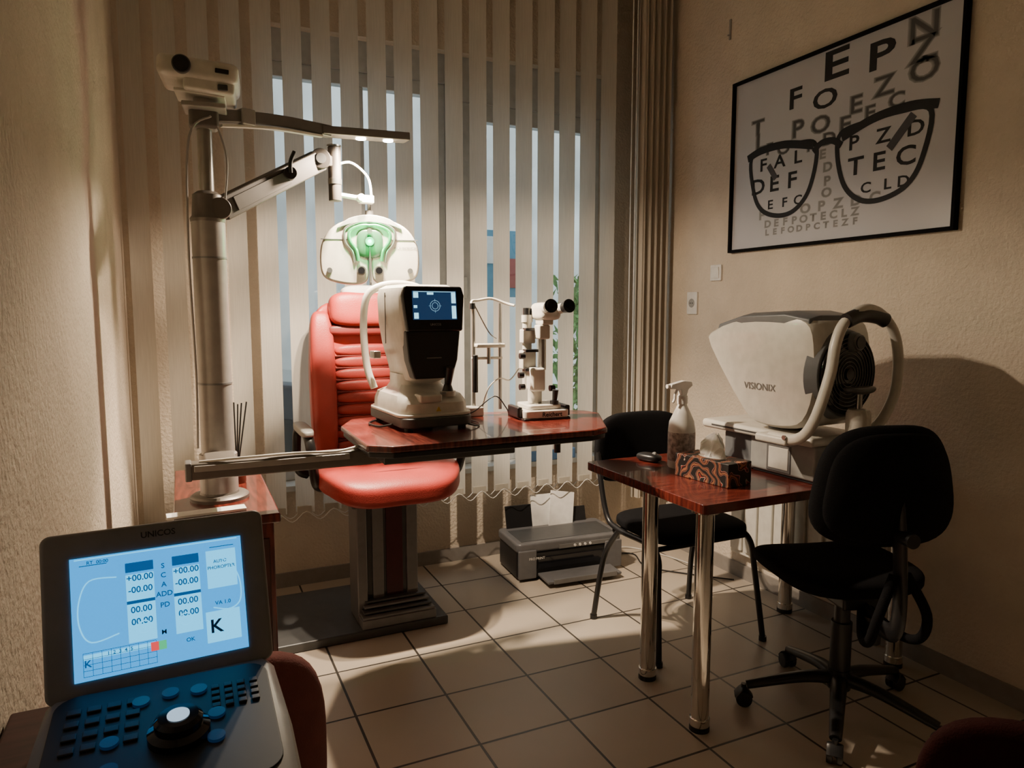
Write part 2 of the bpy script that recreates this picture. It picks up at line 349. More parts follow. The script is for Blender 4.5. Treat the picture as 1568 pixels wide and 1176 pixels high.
# ------------------------------------------------------------ phoropter
r=root('phoropter',(.675,2.76,1.64),-14,sc=1.1); zc=.103
s=.0023
def ph(L): return [(x*s,zc-y*s) for x,y in L]
L1=ph([(-1,8),(-30,5),(-52,14),(-66,30),(-73,50),(-73,78),(-66,92),(-45,99),(-24,101),(-9,98),(-3,88),(-2,60),(-1,30)])
phM=M('phoropter_ivory',(.5,.47,.41),.35,coat=.2)
for nm,sg in(('left',1),('right',-1)):
    prism(r,'housing_'+nm,[(x*sg,z) for x,z in L1],-.035,.035,phM,.008,'XZ',smoothpts=3)
prism(r,'top_cap',ph([(-48,18),(-30,3),(0,-3),(30,3),(48,18),(30,12),(0,8),(-30,12)]),-.042,.04,grayp,.004,'XZ',smoothpts=3)
grnlit=M('centre_arch_led_tint',(.06,.3,.12),.25,metal=.5,emis=(.01,.8,.18),es=.35)  # chrome arch; the LED's green light is put into its colour and emission
sweep(r,'centre_arch',[(x,-.04,z) for x,z in ph([(-17,66),(-20,50),(-29,36),(-29,22),(-14,14),(0,13),(14,14),(29,22),(29,36),(20,50),(17,66)])],.006,grnlit,ry=.006,up=(0,1,0))
sweep(r,'outer_arch',[(x,-.037,z) for x,z in ph([(-23,68),(-26,52),(-36,38),(-36,19),(-18,9),(0,7),(18,9),(36,19),(36,38),(26,52),(23,68)])],.005,steel,ry=.005,up=(0,1,0))
pad(r,'centre_housing',(0,-.035,zc-40*s),(.09,.024,.1),M('centre_panel_dark',(.035,.09,.05),.3),p=3)
box(r,'centre_slot',(0,-.036,zc-82*s),(.008,.006,.09),dgray,.001)
cyl(r,'centre_rod',(0,-.05,zc-98*s),(0,-.05,zc-45*s),.003,steel); cyl(r,'scale_knob',(0,-.05,zc-22*s),(0,-.06,zc-22*s),.009,steel)
cyl(r,'green_led',(0,-.046,zc-37*s),(0,-.058,zc-37*s),.015,E('green_led',(.02,1,.25),3.2),n=16); cyl(r,'green_led_core',(0,-.058,zc-37*s),(0,-.0595,zc-37*s),.006,E('green_led_core',(.3,1,.6),14),n=16)
l=D.lights.new('green_glow','POINT'); l.energy=1.6; l.color=(.02,1,.25); l.shadow_soft_size=.01; lo=D.objects.new('green_glow',l); COL.objects.link(lo); lo.parent=r; lo.location=(0,-.08,zc-37*s)
for sg in(-1,1):
    cyl(r,'aperture_ring_%d'%sg,(sg*.03,-.03,zc-80*s),(sg*.03,-.046,zc-80*s),.016,steel); cyl(r,'aperture_%d'%sg,(sg*.03,-.046,zc-80*s),(sg*.03,-.049,zc-80*s),.0115,gloss)
    cyl(r,'corner_knob_%d'%sg,(sg*.137,-.03,zc-80*s),(sg*.137,-.044,zc-80*s),.009,dgray); box(r,'seam_%d'%sg,(sg*.12,-.0352,zc-34*s),(.09,.003,.003),dgray,.0005)
cyl(r,'hanger_stem',(0,0,zc-.01),(0,0,.165),.006,steel); cyl(r,'stem_nut',(0,0,zc+.005),(0,0,zc+.025),.014,steel)
texts(r,'label',[('AUTO PHOROPTER',.009,(.122,-.0365,zc-46*s))],mgray)

# ------------------------------------------------------------ exam chair
r=root('exam_chair',(.78,3.05,0)); Ex=r
box(r,'base_plate',(-.12,.12,.02),(.74,.55,.04),dgray,.008)
box(r,'foot_block',(.03,-.05,.06),(.33,.2,.04),mgray,.004)
for i in range(4): box(r,'foot_rib_%d'%i,(.03,-.05+.01*i,.085+.016*i),(.32-.015*i,.19-.02*i,.01),dgray if i%2 else mgray,.002)
box(r,'column_core',(.02,.05,.36),(.22,.2,.58),dgray,.006)
box(r,'column_red_panel',(.035,-.052,.37),(.075,.012,.5),maroon,.003)
box(r,'column_rail_left',(-.115,.0,.3),(.045,.16,.52),mgray,.006); box(r,'column_rail_mid',(-.04,-.05,.36),(.05,.02,.56),mgray,.004); box(r,'column_rail_right',(.115,-.045,.36),(.05,.03,.56),mgray,.004)
box(r,'seat_frame',(0,-.02,.61),(.36,.36,.05),dgray,.01); 
def seatf(x,y,z):
    t=max(0,-(y+.1))/.2
    return (x*(1-.12*max(0,-y-.1)/.18),y,z-.035*t*t+.02*(abs(x)/.29)**3+.01*math.cos(x*6))
pad(r,'seat_cushion',(0,-.06,.685),(.6,.6,.125),redv,p=4.5,fn=seatf,cuts=18)
for i in range(4):
    y0=-.02-.075*i
    sweep(r,'seat_seam_%d'%i,[(-.19,y0,.752-(.0 if i<2 else .006*(i-1))),(0,y0-.01,.762-(.0 if i<2 else .008*(i-1))),(.19,y0,.752-(.0 if i<2 else .006*(i-1)))],.004,redd,n=8)
B=root('backrest',(0,.19,.72),par=r,rot=(rad(-7),0,0))
def backf(x,y,z):
    k=1-.12*max(0,z/.36)**2
    return(x*k,y-.045*(abs(x)/.25)**3,z)
pad(B,'back_shell',(0,.055,.36),(.53,.1,.74),redv,p=6,fn=backf,cuts=16)
pad(B,'bolster_left',(-.205,-.0,.34),(.11,.1,.68),redv,p=4); pad(B,'bolster_right',(.205,-.0,.34),(.11,.1,.68),redv,p=4)
for i in range(9): pad(B,'quilt_rib_%d'%i,(0,.0,.06+.055*i),(.33-.004*i,.06,.056),redv,p=3,cuts=8)
for i in range(8): box(B,'quilt_groove_%d'%i,(0,-.012,.0875+.055*i),(.3,.02,.006),redd,.002)
pad(B,'headrest',(0,-.035,.685),(.34,.11,.16),redv,p=4); pad(B,'headrest_side',(0,-.02,.59),(.37,.07,.05),redd,p=4)
pad(B,'headrest_cover',(0,-.025,.765),(.22,.11,.06),paper,p=3)
for sg in(-1,1):
    sweep(r,'arm_frame_%d'%sg,[(sg*.29,.2,.66),(sg*.335,.18,.7),(sg*.34,.14,.86),(sg*.335,.05,.9),(sg*.335,-.12,.89),(sg*.33,-.16,.84),(sg*.31,-.13,.7),(sg*.28,-.08,.66)],.016,black,ry=.02)
    pad(r,'arm_pad_%d'%sg,(sg*.337,-.02,.905),(.055,.3,.035),grayp,p=4)

# ------------------------------------------------------------ instrument table
TZ=1.0
r=root('instrument_table',(0,0,0))
poly=[(.484,2.07),(.55,2.022),(1.245,2.022),(1.315,2.053),(1.476,2.365),(1.458,2.445),(1.36,2.515),(.693,2.64),(.551,2.605),(.489,2.47)]
prism(r,'table_top',poly,TZ-.022,TZ,woodx,.007); 
prism(r,'edge_band',[(x+(1.0-x)*.015,y+(2.33-y)*.03) for x,y in poly],TZ-.04,TZ-.022,black,.004)
box(r,'under_frame',(.76,2.22,TZ-.055),(.44,.27,.027),dgray,.005); 
box(r,'swing_arm',(.32,2.245,TZ-.067),(.64,.054,.05),taupe,.006); box(r,'arm_cover',(.24,2.216,TZ-.058),(.45,.007,.018),stand,.002); box(r,'arm_end_cap',(.0,2.245,TZ-.067),(.018,.06,.055),mgray,.004)
box(r,'arm_bracket',(.09,2.335,TZ-.067),(.09,.14,.045),taupe,.006)
sweep(r,'arm_cable',[(.03,2.23,TZ-.04),(.15,2.215,TZ-.035),(.3,2.225,TZ-.036),(.42,2.21,TZ-.038),(.5,2.23,TZ-.03)],.004,white,n=8)
box(r,'sliding_rail',(1.11,2.18,TZ-.05),(.44,.036,.018),mgray,.003); cyl(r,'lock_knob',(1.14,2.09,TZ-.08),(1.14,2.09,TZ-.04),.011,black)

# ------------------------------------------------------------ autorefractor
r=root('autorefractor',(.76,2.427,TZ),4,sc=.889)
prism(r,'lower_tray',rr(.29,.44,.05),.012,.05,dgray,.006); 
for i,(x,y) in enumerate(((-.11,-.17),(.11,-.17),(-.11,.17),(.11,.17))): cyl(r,'foot_%d'%i,(x,y,0),(x,y,.014),.016,black)
prism(r,'base_plinth',rr(.30,.42,.06),.05,.062,white,.004)
rings=[]
for z,w,dp,cy in((.062,.285,.40,0),(.10,.28,.39,0),(.125,.26,.35,.01),(.14,.2,.24,.03),(.16,.17,.2,.04),(.2,.17,.2,.04)):
    rings.append([(x,y+cy,z) for x,y in rr(w,dp,min(w,dp)*.25)])
loft(r,'upper_base',rings,white)
rings=[]
for z,w,dp,cy in((.165,.1,.2,.03),(.18,.15,.25,.02),(.24,.175,.28,.01),(.32,.215,.3,.005),(.4,.245,.31,-.005),(.5,.25,.30,.005),(.535,.235,.28,.015),(.548,.19,.23,.02)):
    rings.append([(x,y+cy,z) for x,y in rr(w,dp,.035)])
loft(r,'head',rings,white)
box(r,'head_side_seam',(-.1255,.03,.42),(.004,.004,.2),grayp,.001)
Sx=root('screen_panel',(0,-.163,.445),par=r,rot=(rad(-6),0,0))
prism(Sx,'bezel',[(-.115,.095),(.115,.095),(.125,.06),(.112,-.075),(-.112,-.075),(-.125,.06)],-.012,.02,gloss,.008,'XZ')
box(Sx,'display',(0,-.0135,.022),(.178,.003,.108),E('autoref_screen',(.01,.045,.12),.75),.001)
Ew=E('autoref_ui_white',(.35,.8,1),1.8)
boxes(Sx,'ui_blocks',[((-.085,-.0165,.05),(-.066,-.015,.07)),((-.085,-.0165,-.028),(-.068,-.015,-.006)),((.068,-.0165,-.028),(.085,-.015,.02)),((.068,-.0165,.03),(.085,-.015,.07)),((-.085,-.0165,.012),(-.072,-.015,.022)),((-.03,-.0165,.062),(-.005,-.015,.07)),((-.085,-.0165,.072),(.085,-.015,.0735))],Ew)
Es=E('autoref_ui_dim',(.3,.6,.8),.9)
for q,rad_ in enumerate((.012,.02)):
    sweep(Sx,'ui_ring_%d'%q,[(rad_*math.cos(a),-.016,.02+rad_*math.sin(a)) for a in [i*math.pi/6 for i in range(12)]],.0008,Es,closed=True,n=6,res=2)
boxes(Sx,'ui_cross',[((-.026,-.0165,.0197),(-.016,-.015,.0203)),((.016,-.0165,.0197),(.026,-.015,.0203)),((-.0003,-.0165,.036),(.0003,-.015,.046)),((-.0003,-.0165,-.006),(.0003,-.015,.004))],Es)
texts(Sx,'label',[('UNICOS',.012,(0,-.0125,-.05))],mgray)
prism(r,'lower_black_panel',[(-.112,.375),(.112,.375),(.1,.26),(.078,.19),(-.078,.19),(-.1,.26)],-.160,-.10,black,.008,'XZ')
box(r,'panel_slot',(0,-.162,.27),(.06,.006,.004),mgray,.001); 
cyl(r,'joystick_base',(.06,-.15,.12),(.06,-.15,.14),.03,white); cyl(r,'joystick_boot',(.06,-.15,.14),(.06,-.15,.165),.022,black,r2=.014); cyl(r,'joystick',(.06,-.15,.16),(.062,-.17,.235),.013,black,r2=.019,bevel=.003)
box(r,'printer_cover',(-.03,-.17,.12),(.09,.07,.03),white,.008); box(r,'status_key',(.03,-.175,.135),(.02,.02,.01),grayp); 
prism(r,'warning_label',[(-.01,.07),(.01,.07),(0,.088)],-.2025,-.199,M('label_yellow',(.6,.4,.02),.5),.0005,'XZ')
sweep(r,'forehead_frame',[(-.13,.17,.13),(-.15,.2,.22),(-.155,.22,.38),(-.14,.22,.5),(-.09,.22,.545),(0,.22,.56),(.09,.22,.545),(.14,.22,.5),(.155,.22,.38),(.15,.2,.22),(.13,.17,.13)],.011,white,ry=.016)
box(r,'chin_rest',(0,.2,.26),(.1,.06,.03),white,.01); box(r,'side_bracket',(-.13,.15,.27),(.03,.06,.03),steel); 
sweep(r,'power_cable',[(-.1,.1,.015),(-.17,.08,.006),(-.2,.02,.006),(-.18,-.06,.006),(-.13,-.1,.02)],.004,black,n=8)
sweep(r,'data_cable',[(.1,-.2,.02),(.15,-.22,.006),(.19,-.15,.006),(.18,-.05,.006),(.13,-.02,.02)],.003,black,n=8)

# ------------------------------------------------------------ slit lamp
r=root('slit_lamp',(1.209,2.365,TZ),-4,sc=.889)
prism(r,'base',rr(.2,.19,.02),.006,.04,white,.006); prism(r,'base_top',rr(.15,.15,.02),.04,.06,white,.006)
for sg in(-1,1): box(r,'wheel_cover_%d'%sg,(sg*.108,0,.03),(.022,.12,.045),black,.006)
prism(r,'foot_plate',rr(.21,.2,.01),0,.008,black,.001)
texts(r,'label',[('Reichert',.026,(.02,-.097,.022))],ink)
cyl(r,'joystick',(.045,-.06,.06),(.048,-.065,.12),.009,black,r2=.013); cyl(r,'joystick_collar',(.045,-.06,.06),(.045,-.06,.075),.018,black)
cyl(r,'pivot_column',(-.01,.02,.06),(-.01,.02,.12),.03,white,bevel=.003)
box(r,'arm_body',(-.01,.01,.16),(.06,.08,.1),white,.012); 
cyl(r,'lamp_tower',(-.03,.06,.12),(-.03,.06,.4),.02,white); box(r,'tower_box_1',(-.03,.055,.24),(.062,.05,.08),white,.006); box(r,'tower_box_2',(-.03,.055,.34),(.058,.045,.06),white,.006)
cyl(r,'microscope_stem',(.015,0,.2),(.015,0,.40),.016,steel); box(r,'scope_bracket',(.01,-.01,.36),(.05,.06,.06),white,.008)
for i,(x,z) in enumerate(((-.07,.18),(-.065,.26),(.05,.12),(-.065,.13))): cyl(r,'knob_%d'%i,(x,0,z),(x+.022*(1 if x>0 else -1),0,z),.013,black,n=20)
for i,z in enumerate((.2,.28,.37)): box(r,'black_band_%d'%i,(-.025,.03,z),(.06,.04,.012),black,.002)
pad(r,'scope_body',(.03,-.0,.445),(.095,.15,.075),white,p=4); cyl(r,'magnification_drum',(.03,.05,.445),(.03,.1,.445),.025,white); box(r,'scope_lower',(.02,-.01,.405),(.05,.08,.03),white,.006)
for sg in(-1,1):
    cyl(r,'eyepiece_tube_%d'%sg,(.035+sg*.03,-.06,.455),(.035+sg*.036,-.10,.462),.021,white); cyl(r,'eyepiece_%d'%sg,(.035+sg*.036,-.1,.462),(.035+sg*.04,-.135,.468),.023,black,r2=.028); cyl(r,'eye_lens_%d'%sg,(.035+sg*.04,-.136,.468),(.035+sg*.04,-.1375,.468),.019,gloss)
cyl(r,'lamp_cap',(-.03,.06,.4),(-.03,.06,.43),.024,white); cyl(r,'lamp_cap_bulge',(-.03,.06,.43),(-.03,.06,.46),.018,black)
Hs=root('head_support',(-.21,.13,0),par=r)
for x in(-.03,.09): cyl(Hs,'post_%d'%(x*100),(x,.02,.02),(x,.02,.48),.0075,steel)
sweep(Hs,'forehead_bar',[(-.03,.02,.44),(-.035,.03,.485),(.0,.05,.492),(.06,.05,.5),(.12,.03,.48),(.15,0,.47)],.006,white); cyl(Hs,'forehead_pad',(-.035,.02,.455),(-.035,.02,.48),.012,black)
box(Hs,'chin_cup',(.035,.0,.30),(.13,.05,.018),white,.006); cyl(Hs,'chin_post',(.035,.01,.22),(.035,.01,.3),.008,steel); box(Hs,'cross_bar',(.03,.02,.245),(.14,.015,.012),white)
cyl(Hs,'handle_grip',(-.03,-.0,.10),(-.03,-.0,.26),.012,black,bevel=.002); box(Hs,'foot_block',(-.04,.0,.02),(.075,.07,.04),white,.006); sweep(Hs,'swing_lamp_arm',[(-.03,.02,.48),(.03,0,.36),(.06,-.02,.33)],.0025,steel,n=8)
sweep(Hs,'cable',[(.0,.0,.03),(.02,-.03,.12),(.07,-.03,.16),(.12,-.02,.15),(.16,-.03,.2)],.003,white,n=8)
sweep(Hs,'cable_2',[(-.08,-.02,.01),(-.05,-.06,.03),(.03,-.08,.09),(.08,-.08,.04),(.1,-.06,.01)],.0025,black,n=8)

# ------------------------------------------------------------ printer
r=root('inkjet_printer',(1.83,3.33,0),-4)
prism(r,'body',rr(.6,.3,.03),.012,.15,black,.01); prism(r,'lid',rr(.61,.31,.03),.15,.2,lidM,.012)
box(r,'lid_seam',(0,-.02,.2),(.54,.2,.004),dgray,.001)
for i,x in enumerate((-.25,.25)):
    box(r,'side_cheek_%d'%i,(x,-.155,.09),(.1,.02,.15),lidM,.006); box(r,'foot_%d'%i,(x,0,.006),(.05,.2,.012),black)
box(r,'output_slot',(0,-.153,.09),(.38,.01,.06),gloss,.002); box(r,'control_strip',(.08,-.153,.165),(.3,.012,.022),mgray,.002)
for i in range(4): cyl(r,'button_%d'%i,(.02+.03*i,-.158,.165),(.02+.03*i,-.163,.165),.007,white2,n=16)
box(r,'output_tray',(.02,-.22,.03),(.42,.14,.014),lidM,.004); box(r,'tray_lip',(.02,-.29,.034),(.36,.012,.025),mgray,.003)
texts(r,'label',[('PRO PRINT',.018,(-.2,-.166,.12))],white2)
box(r,'paper_support',(-.18,.14,.25),(.16,.012,.14),black,.004,rot=(-15,0,0)); box(r,'paper_support_2',(.14,.14,.23),(.18,.012,.1),black,.004,rot=(-15,0,0))
box(r,'paper_stack',(.0,.135,.27),(.215,.006,.2),paper,.001,rot=(-12,0,0)); box(r,'loose_sheet',(.07,.12,.28),(.15,.003,.2),paper,.001,rot=(-14,10,0))

# ------------------------------------------------------------ desk
r=root('desk',(0,0,0))
prism(r,'desk_top',rr(1.12,.72,.015,cx=2.025,cy=2.08),.757,.79,wood,.003)
for i,(x,y) in enumerate(((1.52,1.78),(1.56,2.13),(2.5,1.8),(2.5,2.36))):
    cyl(r,'leg_%d'%i,(x,y,.04),(x,y,.75),.03,chrome,n=40); cyl(r,'leg_flange_%d'%i,(x,y,.748),(x,y,.757),.045,chrome); cyl(r,'leg_foot_%d'%i,(x,y,0),(x,y,.018),.034,black); cyl(r,'leg_ring_%d'%i,(x,y,.018),(x,y,.045),.034,chrome,bevel=.002)

# ------------------------------------------------------------ tissue box
tb=M('tissue_pattern',(.03,.03,.035),.5)
nt=tb.node_tree; b=nt.nodes['Principled BSDF']; 
w=nt.nodes.new('ShaderNodeTexWave'); w.wave_type='RINGS'; w.inputs['Scale'].default_value=9; w.inputs['Distortion'].default_value=9; w.inputs['Detail'].default_value=1; w.inputs['Detail Scale'].default_value=2
tc=nt.nodes.new('ShaderNodeTexCoord'); rp=nt.nodes.new('ShaderNodeValToRGB'); e=rp.color_ramp.elements; rp.color_ramp.interpolation='CONSTANT'
e[0].color=(.015,.015,.015,1); e[1].position=.5; e[1].color=(.5,.42,.35,1)
for p,c in((.58,(.35,.03,.02,1)),(.7,(.015,.015,.015,1)),(.9,(.4,.16,.08,1))): q=e.new(p); q.color=c
nt.links.new(tc.outputs['Object'],w.inputs['Vector']); nt.links.new(w.outputs['Fac'],rp.inputs[0]); nt.links.new(rp.outputs[0],b.inputs['Base Color'])
r=root('tissue_box',(1.72,1.985,.79),8); box(r,'carton',(0,0,.042),(.12,.25,.084),tb,.003); prism(r,'opening',[(.03*math.cos(a),.06*math.sin(a)) for a in [i*math.pi/10 for i in range(20)]],.083,.0855,paper,.0005)
V=[];F=[];n=24
for k,(h,rx,ry) in enumerate(((.08,.022,.045),(.1,.03,.05),(.125,.022,.05),(.15,.012,.03),(.165,.004,.008))):
    for j in range(n):
        a=2*math.pi*j/n; f=1+.25*math.sin(3*a+k)+.12*math.sin(7*a+2*k); V.append((rx*f*math.cos(a)+.004*k,ry*f*math.sin(a),h+.006*math.sin(4*a)))
for k in range(4):
    for j in range(n): F.append((k*n+j,k*n+(j+1)%n,(k+1)*n+(j+1)%n,(k+1)*n+j))
add(r,'tissue',mk(V,F),M('tissue_paper',(.9,.9,.9),.8))
r=root('spray_bottle',(1.75,2.20,.79),0)
lathe(r,'body',[(0,0),(.048,0),(.052,.006),(.052,.15),(.048,.18),(.03,.22),(.018,.245),(.016,.26),(0,.26)],M('bottle_plastic',(.7,.7,.66),.3))
lathe(r,'label',[(.0523,.03),(.0528,.031),(.0528,.14),(.0523,.141)],M('bottle_label',(.35,.3,.28),.5,noise=.5,nscale=60))
lathe(r,'cap',[(0,.25),(.02,.25),(.02,.28),(.014,.285),(0,.285)],white2); prism(r,'trigger_head',[(-.065,.31),(-.06,.328),(.0,.34),(.035,.335),(.04,.32),(.02,.305),(.012,.28),(-.012,.28),(-.015,.307)],-.012,.012,white2,.003,'XZ')
sweep(r,'trigger',[(-.022,0,.31),(-.035,0,.29),(-.037,0,.27),(-.045,0,.255)],.005,white2); cyl(r,'nozzle',(-.075,0,.32),(-.062,0,.32),.008,white2)
r=root('computer_mouse',(1.70,2.34,.79),20); pad(r,'shell',(0,0,.017),(.062,.11,.036),black,p=2.6); cyl(r,'wheel',(-.004,-.025,.033),(.004,-.025,.033),.008,grayp)

# ------------------------------------------------------------ corneal topographer
r=root('corneal_topographer',(2.07,1.98,.79),3)
topg=M('topographer_grey',(.13,.14,.15),.4)
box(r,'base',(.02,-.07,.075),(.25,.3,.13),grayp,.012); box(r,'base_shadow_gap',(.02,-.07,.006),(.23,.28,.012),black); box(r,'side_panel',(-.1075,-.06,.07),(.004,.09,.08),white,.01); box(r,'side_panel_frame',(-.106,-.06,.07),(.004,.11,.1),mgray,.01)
box(r,'stage',(0,.04,.155),(.28,.54,.035),white,.014); box(r,'stage_groove',(-.14,.05,.155),(.004,.4,.006),dgray,.001)
box(r,'rear_connector_block',(0,.14,.07),(.2,.16,.13),topg,.01)
pr=[(.275,.475),(.255,.535),(.1,.583),(-.1,.592),(-.2,.575),(-.235,.5),(-.24,.33),(-.2,.22),(-.12,.19),(.0,.19),(.08,.23)]
def side(f,x,dz=0): 
    cy,cz=.02,.4
    return [(x,cy+(y-cy)*f,cz+(z-cz)*f) for y,z in [(p.x,p.y) for p in cr([(a,b,0) for a,b in pr],3,True)]]
loft(r,'head_shell',[side(.86,-.15),side(.95,-.145),side(1,-.125),side(1,.125),side(.95,.145),side(.86,.15)],white)
loft(r,'head_top_cover',[[(x,y,z) for x,y,z in [(-w,yy,zz),(-w*.6,yy,zz+.012),(w*.6,yy,zz+.012),(w,yy,zz),(w,yy,zz-.05),(-w,yy,zz-.05)]] for yy,zz,w in((.27,.52,.11),(.23,.556,.135),(.1,.589,.148),(-.1,.597,.15),(-.2,.58,.14))],topg,bevel=.006)
cyl(r,'head_mount',(0,-.02,.17),(0,-.02,.24),.08,dgray)
cyl(r,'front_ring',(0,-.2,.39),(0,-.248,.39),.165,topg,r2=.15,n=48,bevel=.004)
cyl(r,'placido_disc',(0,-.245,.39),(0,-.255,.39),.14,gloss,n=48)
for i in range(8): sweep(r,'placido_ring_%d'%i,[((.03+.0135*i)*math.cos(a),-.2565,.39+(.03+.0135*i)*math.sin(a)) for a in [k*math.pi/8 for k in range(16)]],.0016,mgray,closed=True,n=6,res=3)
cyl(r,'centre_lens',(0,-.25,.39),(0,-.262,.39),.02,gloss); pad(r,'camera_pod',(.02,-.245,.5),(.07,.06,.07),topg,p=3); cyl(r,'camera_lens',(.02,-.27,.5),(.02,-.283,.5),.022,gloss); cyl(r,'camera_lens_ring',(.02,-.27,.5),(.02,-.28,.5),.027,mgray)
sweep(r,'head_rest_arch',[(-.22,-.12,.17),(-.225,-.24,.18),(-.22,-.3,.25),(-.18,-.32,.4),(-.16,-.32,.5),(-.12,-.32,.57),(-.03,-.32,.615),(.06,-.32,.60),(.14,-.32,.53),(.185,-.31,.42),(.18,-.3,.3),(.12,-.28,.2),(.1,-.2,.17)],.015,white,ry=.019)
sweep(r,'forehead_pad',[(-.12,-.325,.575),(-.04,-.32,.595),(.04,-.32,.59),(.08,-.325,.575)],.022,black,ry=.026)
box(r,'arch_foot',(-.2,-.14,.165),(.09,.14,.03),white,.01); cyl(r,'arch_bolt',(-.246,-.2,.18),(-.24,-.2,.18),.008,steel)
lathe(r,'chin_post',[(0,.06),(.04,.06),(.04,.26),(.034,.272),(.02,.275),(0,.275)],white,c=(-.0,-.3,0)); cyl(r,'chin_stem',(-.0,-.3,.27),(-.0,-.3,.33),.01,steel)
pad(r,'chin_cup',(-.0,-.3,.338),(.13,.06,.025),dgray,p=3,fn=lambda x,y,z:(x,y,z+1.5*x*x)); box(r,'chin_bracket',(.01,-.25,.12),(.09,.12,.06),white,.01)
T=root('name_label',(-.1525,.0,.33),par=r,rot=(0,0,rad(-90))); texts(T,'letters',[('VISIONIX',.036,(0,0,0))],mgray,bold=.0)

# ------------------------------------------------------------ visitor chair
r=root('visitor_chair',(1.92,2.42,0))
for sg in(-1,1):
    x=sg*.27
    sweep(r,'side_frame_%d'%sg,[(x+sg*.0,-.24,.01),(x-sg*.02,-.2,.3),(x-sg*.03,-.18,.42),(x-sg*.03,-.1,.455),(x-sg*.03,.1,.455),(x-sg*.03,.2,.5),(x-sg*.03,.27,.72),(x-sg*.04,.29,.85)],.0125,black)
    sweep(r,'rear_leg_%d'%sg,[(x,.25,.01),(x-sg*.02,.2,.3),(x-sg*.03,.1,.45)],.0125,black)
    for y in(-.24,.25): cyl(r,'foot_%d_%d'%(sg,y*100),(x,y,0),(x,y,.02),.016,black)
cyl(r,'cross_tube_front',(-.24,-.15,.44),(.24,-.15,.44),.011,black); cyl(r,'cross_tube_back',(-.24,.14,.44),(.24,.14,.44),.011,black)
pad(r,'seat',(0,-.01,.485),(.48,.44,.065),blackfab,p=4)
pad(r,'backrest',(0,.285,.77),(.5,.06,.32),blackfab,p=4,fn=lambda x,y,z:(x*(1-.1*max(0,z/.16)**2),y-.5*x*x+.03,z))

# ------------------------------------------------------------ office chair
r=root('office_chair',(2.03,1.66,0),-17.5)
for i in range(5):
    a=rad(3+17.5+72*i); ca,sa=math.cos(a),math.sin(a)
    sweep(r,'base_leg_%d'%i,[(0,0,.125),(.12*ca,.12*sa,.12),(.31*ca,.31*sa,.075)],.027,black,ry=.02,radii=(1.2,.7))
    c=Vector((.32*ca,.32*sa,.028)); n=Vector((-sa,ca,0))
    for k in(-1,1): cyl(r,'caster_%d_%d'%(i,k),c+n*.006*k,c+n*.024*k,.028,black,bevel=.004)
    cyl(r,'caster_stem_%d'%i,c+Vector((0,0,.0)),c+Vector((0,0,.05)),.009,black); sweep(r,'caster_hood_%d'%i,[c+Vector((ca,sa,0))*.028+Vector((0,0,.01)),c+Vector((0,0,.036)),c-Vector((ca,sa,0))*.028+Vector((0,0,.01))],.024,black,ry=.004,up=(0,0,1))
cyl(r,'hub',(0,0,.09),(0,0,.16),.038,black); cyl(r,'gas_sleeve',(0,0,.15),(0,0,.33),.034,black); cyl(r,'gas_piston',(0,0,.33),(0,0,.44),.026,black)
box(r,'tilt_mechanism',(0,-.02,.445),(.16,.22,.045),black,.01)
pad(r,'seat',(0,.06,.50),(.48,.47,.08),blackfab,p=3.6,fn=lambda x,y,z:(x,y,z-.25*max(0,y-.08)**2*3+.25*x*x))
sweep(r,'back_strut',[(0,-.1,.43),(0,-.2,.4),(0,-.27,.42),(0,-.285,.52),(0,-.27,.7),(0,-.25,.82)],.03,black,ry=.012,up=(1,0,0))
for sg in(-1,1): sweep(r,'strut_loop_%d'%sg,[(sg*.01,-.12,.43),(sg*.06,-.2,.375),(sg*.085,-.27,.39),(sg*.08,-.3,.48),(sg*.02,-.28,.6)],.015,blackfab)
pad(r,'backrest',(0,-.2,.86),(.46,.075,.38),blackfab,p=3.2,fn=lambda x,y,z:(x*(1-.16*z/.19),y+1.1*x*x-.03+.3*z*z,z))
pad(r,'backrest_shell',(0,-.225,.86),(.42,.05,.34),blackfab,p=3.2,fn=lambda x,y,z:(x*(1-.16*z/.19),y+1.1*x*x-.03+.3*z*z,z))
cyl(r,'back_knob',(0,-.33,.72),(0,-.27,.72),.022,black); sweep(r,'lever',[(.08,0,.44),(.2,-.02,.44),(.25,-.02,.43)],.006,black)
cyl(r,'tilt_tension_knob',(0,-.16,.33),(0,-.16,.42),.028,black,bevel=.004)

# ------------------------------------------------------------ eye chart picture
r=root('eye_chart_picture',(XR-.002,2.92,1.695),-90); PW,PH=1.195,.845
boxes(r,'frame',[((0,-.03,0),(.014,0,PH)),((PW-.014,-.03,0),(PW,0,PH)),((.014,-.03,0),(PW-.014,0,.014)),((.014,-.03,PH-.014),(PW-.014,0,PH))],blackfab,.002)
boxes(r,'print',[((.014,-.012,.014),(PW-.014,-.006,PH-.014))],poster)
y=-.0128
def lt(s,size,x,z,k=1.25): return (s,size*1.42,(x,y,z),k)
texts(r,'sharp_letters',[lt('E',.12,.62,.755,1.7),lt('P',.11,.84,.725,1.6),lt('F',.09,.40,.67,1.4),lt('O',.08,.57,.625,1.5)]+
 [lt(s,.072,x,.305) for s,x in(('D',.185),('E',.29),('F',.40),('T',.745),('E',.855),('C',.975))]+
 [lt(s,.058,x,.405) for s,x in(('F',.215),('A',.32),('L',.43),('P',.73),('Z',.87),('D',1.01))]+
 [lt(s,.042,x,.21) for s,x in(('E',.27),('F',.36),('C',.44),('C',.8),('L',.9),('D',.97))],ink)
inkb=[M('ink_blur_%d'%i,(.30-.075*i,)*3,.8) for i in range(4)]
